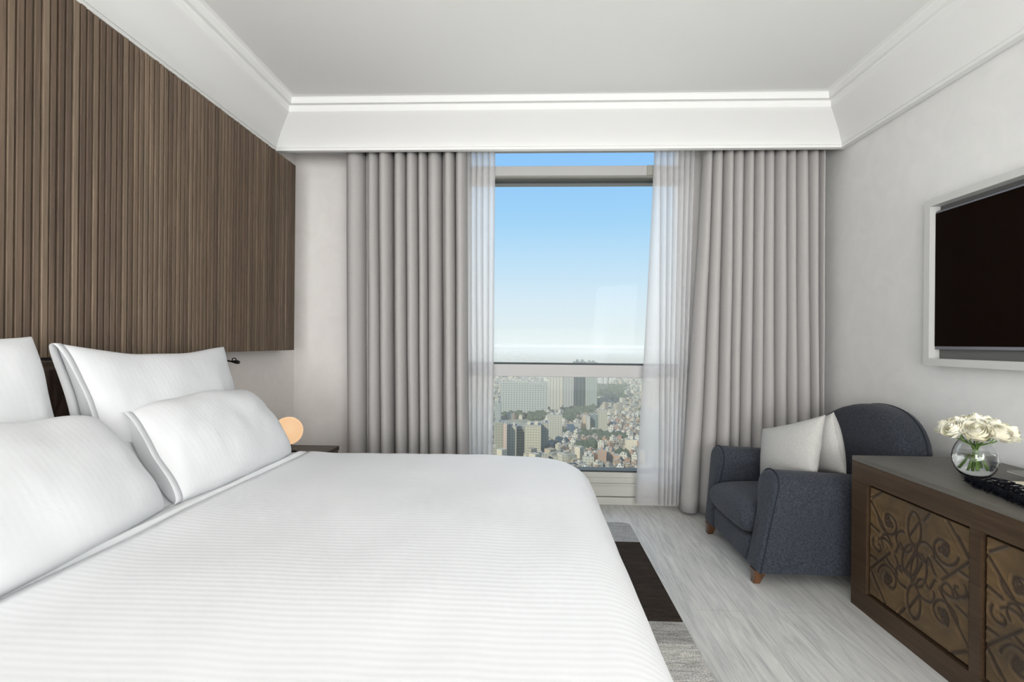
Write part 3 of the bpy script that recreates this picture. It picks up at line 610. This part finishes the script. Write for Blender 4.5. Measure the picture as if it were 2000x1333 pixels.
# ---------------------------------------------------------------- vase, roses
vb = at(1904, 931, 2, SZ); VX, VY = float(vb[0]), float(vb[1])
vs_ = empty('vase', 'round clear glass bowl vase on the sideboard, holding the roses', 'vase')
outer = [(.0005, 0), (.034, .0), (.046, .006), (.060, .024), (.0695, .050), (.0715, .072), (.068, .098), (.060, .120), (.050, .138), (.045, .147)]
inner = [(.0435, .147), (.048, .138), (.0575, .120), (.0655, .098), (.069, .072), (.067, .051), (.0575, .027), (.044, .010), (.033, .006), (.0005, .006)]
MB().lathe(outer+inner, (VX, VY, SZ+.0008), 48).obj('bowl', M['glass'], vs_, smooth=60)
MB().lathe([(.0005, .0065), (.0325, .0065), (.0437, .0105), (.0572, .0275), (.0667, .0515), (.0687, .072), (.0655, .092), (.0648, .094), (.0005, .094)], (VX, VY, SZ+.0008), 48).obj('water', M['water'], vs_, smooth=60)
def rose_mesh():
    mb = MB(); R = .037
    for layer in range(7):
        npet = (2, 3, 3, 4, 5, 5, 6)[layer]; rad = R*(.16+.115*layer); flare = max(0, layer-4)*.05
        for p_ in range(npet):
            ph = 2*PI*p_/npet+layer*.77+rng.uniform(-.15, .15); wid = PI/npet*1.45; hh = R*(1.35-.055*layer+rng.uniform(-.05, .05)); P = []
            for i in range(9):
                a = (i/8*2-1); r = []
                for j in range(7):
                    b = j/6; edge = 1-.28*a*a
                    rr = rad*(.35+.95*math.sin(min(1, b*1.15)*PI/2)**.8)*(1-.18*(1-flare*3)*max(0, b-.6)) + R*flare*b**4*1.6+R*.03*a*a
                    rr *= 1+.05*math.sin(a*5+p_+layer)*b; z = -.35*R+hh*1.05*b*edge-R*.9*flare*b**5-layer*.02*R
                    r.append((rr*math.cos(ph+a*wid*(.45+.55*b)), rr*math.sin(ph+a*wid*(.45+.55*b)), z))
                P.append(r)
            mb.grid(P)
    # solid heart
    mb.lathe([(.0005, -.35*R), (.5*R, -.25*R), (.75*R, .05*R), (.62*R, .35*R), (.2*R, .5*R), (.0005, .5*R)], (0, 0, 0), 14)
    return mb
spots = [(0, 0, .004)]+[(.047*math.cos(a), .047*math.sin(a), -.006) for a in np.arange(5)*2*PI/5+.3]+[(.084*math.cos(a), .084*math.sin(a), -.024) for a in np.arange(8)*2*PI/8+.1]
bloom0 = None; view = np.array([R_[0], R_[1], 0]); order = []
RZ = SZ+.205
for k, (a, b, c_) in enumerate(spots):
    head = Vector((VX+.004+a, VY+b, RZ+c_)); dirn = Vector((a*1.0, b*1.0, .085)).normalized()
    r = bpy.data.objects.new('rose', None); C.objects.link(r); r.empty_display_size = .02; r['category'] = 'rose'; r['group'] = 'ivory roses in the bowl'
    if bloom0 is None:
        bloom = rose_mesh().obj('bloom', M['petal'], r, smooth=80, fix=False); bloom0 = bloom
    else:
        bloom = bloom0.copy(); C.objects.link(bloom); bloom.parent = r
    bloom.location = head; bloom.rotation_euler = (dirn.to_track_quat('Z', 'Y').to_matrix() @ Matrix.Rotation(k*1.9, 3, 'Z')).to_euler()
    s_ = rng.uniform(.95, 1.1); bloom.scale = (s_, s_, s_)
    an = math.atan2(b, a)+(.4 if k else 0); rr = .006+.003*(k % 3); neck = Vector((VX+rr*math.cos(an), VY+rr*math.sin(an), SZ+.120))
    ft = Vector((VX-.038*math.cos(an+.5)*(0.35+.65*(k % 4)/3), VY-.038*math.sin(an+.5)*(0.35+.65*(k % 4)/3), SZ+.030+.004*(k % 5)))
    h0 = head-dirn*.012
    q = [h0, h0-dirn*.03+Vector((0, 0, -.008)), neck.lerp(h0, .3)+Vector((0, 0, -.006)), neck, neck.lerp(ft, .5)+Vector((0, 0, .002)), ft]
    MB().tube(q, [.0022, .0024, .0026, .0030, .0032, .0034], 7).obj('stem', M['stem'], r, smooth=60)
    cl = MB()
    for j in range(5):
        aa = j*2*PI/5; v1 = dirn.orthogonal().normalized(); v2 = dirn.cross(v1); e1 = v1*math.cos(aa)+v2*math.sin(aa); e2 = dirn.cross(e1)
        cl.add([h0-dirn*.002+e2*.004, h0-dirn*.002-e2*.004, h0+e1*.016-dirn*.006], [(0, 1, 2)])
    cl.obj('sepals', M['stem'], r, fix=False)
    order.append(((head[0]-0)*view[0]+(head[1])*view[1], r, k))
order.sort(key=lambda q: q[0]); kk = {q[2]: q[0] for q in order}; mid0 = kk[0]
for i, (u_, r, k) in enumerate(order):
    a, b, _ = spots[k]; dist = -(a*math.sin(.72)+b*math.cos(.72)); side = 'left' if u_ < mid0-.02 else 'right' if u_ > mid0+.02 else 'middle'
    r['label'] = ('leftmost ivory rose of the bunch in the glass bowl' if i == 0 else 'rightmost ivory rose of the bunch in the glass bowl' if i == len(order)-1 else
                  'topmost ivory rose in the centre of the bunch' if k == 0 else 'ivory rose at the %s %s of the bunch, %s' % ('front' if dist > 0 else 'back', side, ('low at its rim' if k > 5 else 'beside the topmost bloom') + (', nearer the window' if b > .03 else ', nearer the wall' if a > .03 else '')))

# ---------------------------------------------------------------- books and black fringed piece, right end of the top
def slab(x0, x1, y0, y1, z0, z1, rot, cx_, cy_):
    mb = MB().box(x0, x1, y0, y1, z0, z1); c_, s_ = math.cos(rot), math.sin(rot)
    mb.v = [(cx_+x*c_-y*s_, cy_+x*s_+y*c_, z) for x, y, z in mb.v]; return mb
bx_, by_ = 1.885, 1.735
bk1 = tag(slab(-.135, .145, -.125, .125, SZ+.0025, SZ+.020, .03, bx_, by_).obj('book', M['pagewhite'], bevel=.001), 'cream-covered book lying lowest, between the vase and the black garland', 'book', 'reading matter on the sideboard')
slab(-.14, .15, -.13, .13, SZ+.020, SZ+.0225, .03, bx_, by_).obj('cover', M['page'], bk1); slab(-.14, .15, -.13, .13, SZ+.0005, SZ+.0025, .03, bx_, by_).obj('back_cover', M['page'], bk1)
slab(-.125, -.075, -.08, .02, SZ+.0225, SZ+.0228, .03, bx_, by_).obj('print', M['yellow'], bk1)
mx, my = 1.955, 1.835
bk2 = tag(slab(-.10, .11, -.155, .155, SZ+.023, SZ+.029, -.06, mx, my).obj('magazine', M['pagewhite'], bevel=.001), 'grey-green magazine lying on top of the cream book', 'magazine', 'reading matter on the sideboard')
slab(-.102, .112, -.157, .157, SZ+.029, SZ+.0300, -.06, mx, my).obj('cover', M['page2'], bk2); slab(-.05, .07, -.06, .10, SZ+.03, SZ+.0303, -.06, mx, my).obj('print', M['darkprint'], bk2)
fb_ = MB(); A0 = np.array(at(1884, 937, 2, SZ+.01)); A1 = np.array(at(1975, 975, 2, SZ+.01)); dv = A1-A0; A1 = A0+dv*1.5; dv = (A1-A0); ln = np.linalg.norm(dv); t0_ = dv/ln; nv = np.array([-t0_[1], t0_[0], 0])
if nv[0] < 0: nv = -nv
for k in range(760):
    t = rng.random(); w_ = .045*math.sin(PI*min(1, t*3+.12)/2); c_ = A0+dv*t+nv*rng.uniform(-w_*.35, w_); ang = rng.uniform(0, 2*PI); l_ = rng.uniform(.006, .016); z0 = SZ+.002; hgt_ = rng.uniform(.002, .028)
    q = [(c_[0], c_[1], z0+hgt_*.5), (c_[0]+l_*.5*math.cos(ang), c_[1]+l_*.5*math.sin(ang), z0+hgt_), (c_[0]+l_*math.cos(ang+.6), c_[1]+l_*math.sin(ang+.6), z0+hgt_*rng.uniform(.3, 1.1))]
    fb_.tube(q, .0011, 4, False)
fr2 = empty('black_fringe_garland', 'fluffy black fringed and netted garland lying before the books', 'table decoration')
fb_.obj('fringe', M['netting'], fr2, smooth=80)
core = MB(); q = [A0+dv*t+nv*.012+np.array([0, 0, .003+.002*math.sin(t*20)]) for t in np.linspace(.02, 1, 22)]
core.tube(q, [.004]+[.0125]*20+[.004], 8).obj('core', M['netting'], fr2, smooth=60)
net = MB()
for k in range(34):
    t = .05+.9*k/34; p = A0+dv*t+nv*.03; q = []; amp = rng.uniform(.025, .075)
    for j in range(9):
        s_ = j/8; b_ = p+nv*(amp*math.sin(s_*PI))+t0_*(s_*.055+.012*math.sin(s_*9+k)); z = SZ+.0235+.004*math.sin(s_*7+k*2)+.004
        if s_ < .12 or s_ > .92: z = SZ+.016
        q.append((b_[0], b_[1], z))
    net.tube(q, .0017, 5)
net.obj('netting', M['netting'], fr2, smooth=60)

# ---------------------------------------------------------------- the city below
GZ = -148.8
def city_mat(name, wall, win, wx, wz, rnd=False, fx=.55, fz=.5, roof=(.40, .39, .35)):
    wall, win, roof = [tuple(c*.62 for c in q) for q in (wall, win, roof)]
    m = new_mat(name, wall, .85, .2); g = NG(m); o3 = g.sep(g.coord()); ge = g.n('ShaderNodeNewGeometry')
    h_ = g.math('ADD', o3[0], o3[1]); a = g.math('LESS_THAN', g.math('FRACT', g.math('DIVIDE', h_, wx)), fx); b = g.math('LESS_THAN', g.math('FRACT', g.math('DIVIDE', o3[2], wz)), fz)
    k = g.math('MULTIPLY', a, b); wc = wall
    if rnd:
        oi = g.n('ShaderNodeObjectInfo'); wc = g.ramp(oi.outputs['Random'], [(0, (.50, .44, .34)), (.18, (.60, .56, .48)), (.34, (.66, .64, .60)), (.48, (.42, .40, .37)), (.60, (.44, .27, .19)), (.70, (.54, .48, .38)), (.84, (.32, .33, .33)), (.92, (.50, .38, .29)), (1, (.64, .61, .54))], 'CONSTANT')
    c = g.mix(k, wc, win); nm = g.sep(ge.outputs['Normal']); up = g.math('GREATER_THAN', nm[2], .5)
    rf = g.mix(.5, roof, wc) if rnd else roof
    g.color(g.mix(up, c, rf)); return m
def at_ground(px, py): return at(px, py, 2, GZ)
def tower(name, label, px0, px1, pb, pt, wall, win=(.2, .22, .22), wx=3.4, wz=3.4, depth=None, roofbits=2, group=None, fx=.55, fz=.5, cat='building', rot=0):
    a, b = at_ground(px0, pb), at_ground(px1, pb); D = (a[1]+b[1])/2; a = at(px0, pb, 1, D); b = at(px1, pb, 1, D); w_ = b[0]-a[0]; zt_ = at((px0+px1)/2, pt, 1, D)[2]; h_ = zt_-GZ; dp = depth or w_*.6
    m = city_mat(name+'_facade', wall, win, wx, wz, fx=fx, fz=fz)
    mb = MB().box(-w_/2, w_/2, 0, dp, 0, h_); o = mb.obj(name, m); o.location = ((a[0]+b[0])/2, D, GZ); o.rotation_euler.z = rot; tag(o, label, cat, group)
    for k in range(roofbits):
        cx_ = ((k+.5)/roofbits-.5)*w_*.8+rng.uniform(-.05, .05)*w_; MB().box(cx_-w_*.10, cx_+w_*.10, dp*.25, dp*.6, h_+.02, h_+rng.uniform(2.5, 5)).obj('roof_structure', city_mat(name+'_roof', tuple(min(1, c*1.12) for c in wall), wall, 50, 50), o)
    return o
cream = (.56, .53, .42); pale = (.60, .60, .56)
T = tower
T('apartment_slab', 'wide pale gridded slab block, left of the tall towers', 977, 1070, 812, 746, (.46, .48, .45), (.20, .25, .26), 5.5, 4.6, 16, 1, fx=.5, fz=.5)
T('apartment_tower', 'tall cream and white striped tower, leftmost of the tall cluster', 1071, 1100, 800, 722, (.58, .56, .49), (.36, .37, .35), 7, 200, 20, 2, 'tall residential towers', fx=.35, fz=1)
T('apartment_tower', 'tall grey striped tower second from the left in the tall cluster', 1100, 1120, 802, 716, (.42, .43, .41), (.28, .31, .31), 6, 200, 20, 2, 'tall residential towers', fx=.4, fz=1)
T('apartment_tower', 'tall blue-grey dark tower in the middle of the tall cluster', 1120, 1144, 798, 707, (.27, .33, .34), (.17, .22, .23), 8, 200, 22, 2, 'tall residential towers', fx=.5, fz=1)
T('apartment_tower', 'tall greenish tower, rightmost of the tall cluster', 1144, 1166, 800, 708, (.36, .40, .37), (.22, .27, .26), 5, 200, 22, 2, 'tall residential towers', fx=.45, fz=1)
for i, (a, b, lab) in enumerate(((1168, 1177, 'far pale slender tower just right of the tall cluster'), (1179, 1186, 'far pale slender tower between two like it'), (1189, 1199, 'far pale slender tower, rightmost of the far three'))): T('distant_tower', lab, a, b, 753, 731-i, (.62, .61, .56), (.40, .42, .41), 12, 200, 20, 0, 'far slender towers', fx=.4, fz=1)
T('office_block', 'cream gridded block with a recess to its left, behind the bed edge', 1024, 1056, 893, 832, cream, (.33, .33, .27), 3.6, 3.5, 26, 2, 'cream office blocks at lower left')
T('office_block', 'cream gridded block, left wing beside the recess', 990, 1008, 896, 834, cream, (.33, .33, .27), 3.6, 3.5, 28, 2, 'cream office blocks at lower left')
T('office_block', 'shaded recessed block between two cream wings', 1008.3, 1023.7, 890, 836, (.42, .41, .34), (.16, .17, .15), 40, 3.6, 16, 1, 'cream office blocks at lower left', fz=.6, fx=1)
T('office_block', 'narrow pinkish block at the left of the cream wings', 982, 989.5, 900, 828, (.62, .50, .42), (.50, .38, .32), 3, 3.4, 20, 0, 'cream office blocks at lower left')
T('office_block', 'greyer block at the right of the cream wings', 1056.5, 1071, 884, 827, (.46, .45, .38), (.28, .29, .26), 3.4, 3.5, 26, 1, 'cream office blocks at lower left')
T('office_block', 'dark olive block at the left window edge', 964, 981.5, 893, 826, (.38, .39, .33), (.24, .26, .23), 3.4, 3.5, 20, 1, 'cream office blocks at lower left')
T('apartment_tower', 'mid-height tower with a white left side, above the cream blocks', 1070, 1098, 858, 811, (.50, .50, .43), (.34, .34, .30), 4, 3.3, 18, 2, fx=.5, fz=.6)
T('apartment_tower', 'thin grey tower at the left window edge', 966, 978, 823, 788, (.36, .40, .39), (.24, .28, .28), 3.6, 3.3, 14, 1)
T('house_block', 'small bright white block in the middle of the city view', 1108, 1122, 851, 831, (.80, .80, .76), (.45, .48, .46), 4, 3.5, 12, 0)
T('house_block', 'grey block just right of the small bright white one', 1122.5, 1134, 847, 828, (.46, .47, .43), (.30, .32, .30), 3.6, 3.3, 12, 1)
T('house_block', 'peach narrow block beside the teal glass one', 1139, 1146, 838, 812, (.62, .52, .40), (.46, .38, .30), 3.6, 3.3, 12, 0)
T('glass_block', 'dark teal glass block in mid city', 1153, 1169, 840, 811, (.20, .27, .28), (.13, .18, .19), 3.6, 200, 18, 1, fx=.5, fz=1)
T('house_block', 'light block directly left of the teal glass one', 1146.5, 1152.5, 842, 814, (.54, .54, .50), (.36, .37, .35), 3.4, 3.3, 14, 0)
T('apartment_tower', 'olive mid-height tower right of the teal glass block', 1170, 1186, 845, 802, (.47, .46, .38), (.34, .34, .29), 4, 3.3, 14, 1)
T('house_block', 'bright cream tall block near the right sheer curtain', 1224, 1244, 889, 860, (.74, .66, .52), (.66, .58, .46), 5, 3.4, 14, 1, fx=.3)
T('house_block', 'terracotta block low in the view, left of its pair', 1169, 1184, 908, 880, (.50, .33, .24), (.36, .34, .30), 4.5, 3.4, 12, 1, 'terracotta blocks at the bottom of the view')
T('house_block', 'terracotta block low in the view, right of its pair', 1186, 1200, 902, 884, (.54, .36, .26), (.40, .36, .32), 4.5, 3.4, 12, 1, 'terracotta blocks at the bottom of the view')
T('house_block', 'brown narrow block in the right half of the city', 1201, 1209, 849, 832, (.46, .32, .24), (.32, .26, .22), 4, 3.4, 10, 0)
T('house_block', 'orange-brown block above the window sill', 1200, 1210, 913, 890, (.58, .38, .26), (.42, .33, .26), 4, 3.4, 10, 0)
T('house_block', 'white blocky apartment house at the bottom, left of the terracotta pair', 1138, 1160, 916, 893, (.60, .60, .52), (.34, .38, .34), 3.8, 3.3, 14, 2)
big = [(962, 1072, 820, 905), (960, 1070, 800, 816), (1068, 1170, 795, 812), (1068, 1100, 845, 862), (1104, 1136, 843, 853), (1137, 1188, 833, 850), (1222, 1246, 882, 892), (1166, 1212, 900, 915), (1136, 1162, 908, 920)]
parks = [(1030, 1072, 803, 822, 26), (1166, 1222, 757, 786, 60), (1128, 1175, 852, 861, 16), (1168, 1225, 857, 866, 16), (1205, 1225, 893, 903, 6), (1095, 1165, 800, 816, 24), (985, 1040, 808, 818, 10), (1130, 1165, 872, 886, 10), (1085, 1130, 818, 832, 12), (880, 960, 800, 900, 30), (1250, 1330, 800, 900, 30)]
def inbox(px, py, bs): return any(a < px < b and c < py < d for a, b, c, d in [q[:4] for q in bs])
from math import hypot
# houses: individual ones nearest, the mass of the far ones as one object
proj = lambda p: (lambda d: (CX+FPX*(d@R_)/(d@F_), CY-FPX*(d@U_)/(d@F_)))(np.array(p)-np.array([0, 0, EYE]))
hm = city_mat('low_houses', (.5, .5, .5), (.17, .18, .18), 3.6, 3.3, True, .42, .45)
HC = [('cream', (.60, .56, .45)), ('white', (.70, .69, .63)), ('beige', (.52, .46, .36)), ('brick red', (.42, .26, .18)), ('grey', (.40, .40, .37)), ('tan', (.55, .47, .35)), ('pale', (.64, .62, .54)), ('brown', (.36, .27, .19)), ('dark grey', (.27, .28, .27))]
HF = [2, 3, 2, 3, 3, 2, 4, 3, 2]; variants = []
for k in range(9):
    w_, d_, h_ = rng.uniform(6, 10), rng.uniform(6, 10), 3.2*HF[k]+.6
    hm = city_mat('house_wall_'+HC[k][0].replace(' ', '_'), tuple(c*1.0 for c in HC[k][1]), (.15, .16, .15), 3.0, 3.2, False, .42, .45, roof=tuple(.8*c for c in HC[(k+3) % 9][1]))
    mb = MB().box(-w_/2, w_/2, -d_/2, d_/2, 0, h_).box(-w_*.3, w_*.1, -d_*.2, d_*.25, h_, h_+2.4).box(-w_/2, w_/2, -d_/2, -d_/2+.4, h_, h_+.8).box(w_*.2, w_*.4, d_*.1, d_*.3, h_, h_+1.4)
    me = mb.obj('low_house', hm); variants.append(me.data); bpy.data.objects.remove(me)
cand = []; D = 560.
while D < 2700:
    st_ = 9.5 if D < 900 else 13 if D < 1500 else 22
    x = -.16*D
    while x < .42*D:
        px, py = proj((x, D, GZ))
        street = (abs((x*.8+D*.6) % 95-47) > 45) or (abs((x*-.6+D*.8) % 120-60) > 58)
        if not inbox(px, py, big) and not inbox(px, py, parks) and not street and rng.random() < .93: cand.append((D, x+rng.uniform(-2.5, 2.5), px, py))
        x += st_*rng.uniform(.9, 1.25)
    D += st_*rng.uniform(.95, 1.2)
vis = [q for q in cand if 1000+ (q[3] > 893)*130 < q[2] < 1250 and q[3] < 930]; vis.sort(key=lambda q: q[0]); near_ = vis[:300]; ns_ = set(id(q) for q in near_)
for q in near_:
    k = int(rng.integers(9)); o = bpy.data.objects.new('low_house', variants[k]); C.objects.link(o)
    o.location = (q[1], q[0]+rng.uniform(-1.2, 1.2), GZ); o.rotation_euler.z = float(rng.choice([.5, .62, .5+PI/2, -.35]))+rng.uniform(-.06, .06)
    side = 'just above the window sill line' if q[3] > 905 else 'low in the city view' if q[3] > 885 else 'halfway down the city view' if q[3] > 862 else 'higher in the city view'
    hor = 'left' if q[2] < 1120 else 'centre' if q[2] < 1185 else 'right'
    tag(o, '%s %s-storey flat-roofed house %s, %s part' % (HC[k][0], ('two', 'three', 'four')[HF[k]-2], side, hor), 'house', 'low houses of the nearest streets')
mass = MB(); mass2 = MB(); mass3 = MB()
for q in cand:
    if id(q) in ns_: continue
    tgt = (mass, mass2, mass3)[rng.integers(3)]; w_, d_ = rng.uniform(7, 11, 2)*(1 if q[0] < 1500 else 1.5); h_ = float(rng.choice([6, 9, 12, 15, 24], p=[.28, .33, .24, .12, .03])); r = .55+rng.uniform(-.3, .3); c_, s_ = math.cos(r), math.sin(r); k = len(tgt.v)
    tgt.box(-w_/2, w_/2, -d_/2, d_/2, 0, h_); tgt.v[k:] = [(q[1]+x*c_-y*s_, q[0]+x*s_+y*c_, z+GZ) for x, y, z in tgt.v[k:]]
mm_ = bpy.data.objects.new('distant_houses', None); C.objects.link(mm_); tag(mm_, 'mass of far low houses spreading to the hazy horizon', 'houses', kind='stuff')
for i, (t_, c1) in enumerate(((mass, (.58, .54, .43)), (mass2, (.46, .40, .30)), (mass3, (.36, .37, .32)))):
    o = t_.obj('distant_house_rows', city_mat('far_houses_%s' % 'abc'[i], c1, (.25, .26, .25), 4, 3.3, False, .4, .45, roof=tuple(.9*c for c in c1)), mm_); o['kind'] = 'stuff'
gm = noisy('city_ground', (.15, .15, .115), (.28, .27, .21), (.02, .02, .02), 1.2, 8, .9, .1)
struct(MB().box(-6000, 9000, 300, 16000, GZ-2, GZ).obj('ground', gm))
tm = noisy('tree_crowns', (.03, .045, .028), (.06, .08, .05), (.2, .2, .2), 1.5, 3, .9, .1)
trees = MB(); bm = bmesh.new(); bmesh.ops.create_icosphere(bm, subdivisions=2, radius=1); iv = [tuple(v.co) for v in bm.verts]; if_ = [tuple(v.index for v in f.verts) for f in bm.faces]; bm.free()
for a, b, c_, d_, n_ in parks:
    for k in range(n_*5):
        p = at_ground(rng.uniform(a, b), rng.uniform(c_, d_)); s_ = rng.uniform(3.5, 7.5)*(1+.3*(p[1] > 1200)); trees.add([(p[0]+v[0]*s_*(1+.2*math.sin(v[2]*9+k)), p[1]+v[1]*s_, GZ+s_*.8+v[2]*s_*(.9+.2*math.sin(v[0]*7+k))) for v in iv], if_)
for k in range(700):
    D = rng.uniform(560, 2000); x = rng.uniform(-.12, .40)*D; px, py = proj((x, D, GZ))
    if inbox(px, py, big): continue
    s_ = rng.uniform(1.8, 4.5); trees.add([(x+v[0]*s_, D+v[1]*s_, GZ+s_*.9+v[2]*s_) for v in iv], if_)
tag(trees.obj('city_trees', tm, None, smooth=180, fix=False), 'dark green tree cover in the parks between the city houses', 'trees', kind='stuff')
# far ridge-less haze: a real volume of air over the city
hz_ = bpy.data.materials.new('city_haze'); hz_.use_nodes = True; t = hz_.node_tree; t.nodes.clear(); vs2 = t.nodes.new('ShaderNodeVolumeScatter'); oo = t.nodes.new('ShaderNodeOutputMaterial')
vs2.inputs['Color'].default_value = (.68, .655, .58, 1); vs2.inputs['Density'].default_value = .00042; vs2.inputs['Anisotropy'].default_value = -.15; t.links.new(vs2.outputs[0], oo.inputs['Volume'])
hb = MB().box(-3000, 5000, 320, 9000, GZ-1, -22).obj('haze', hz_); tag(hb, 'pale haze hanging over the distant city', 'haze', kind='stuff')
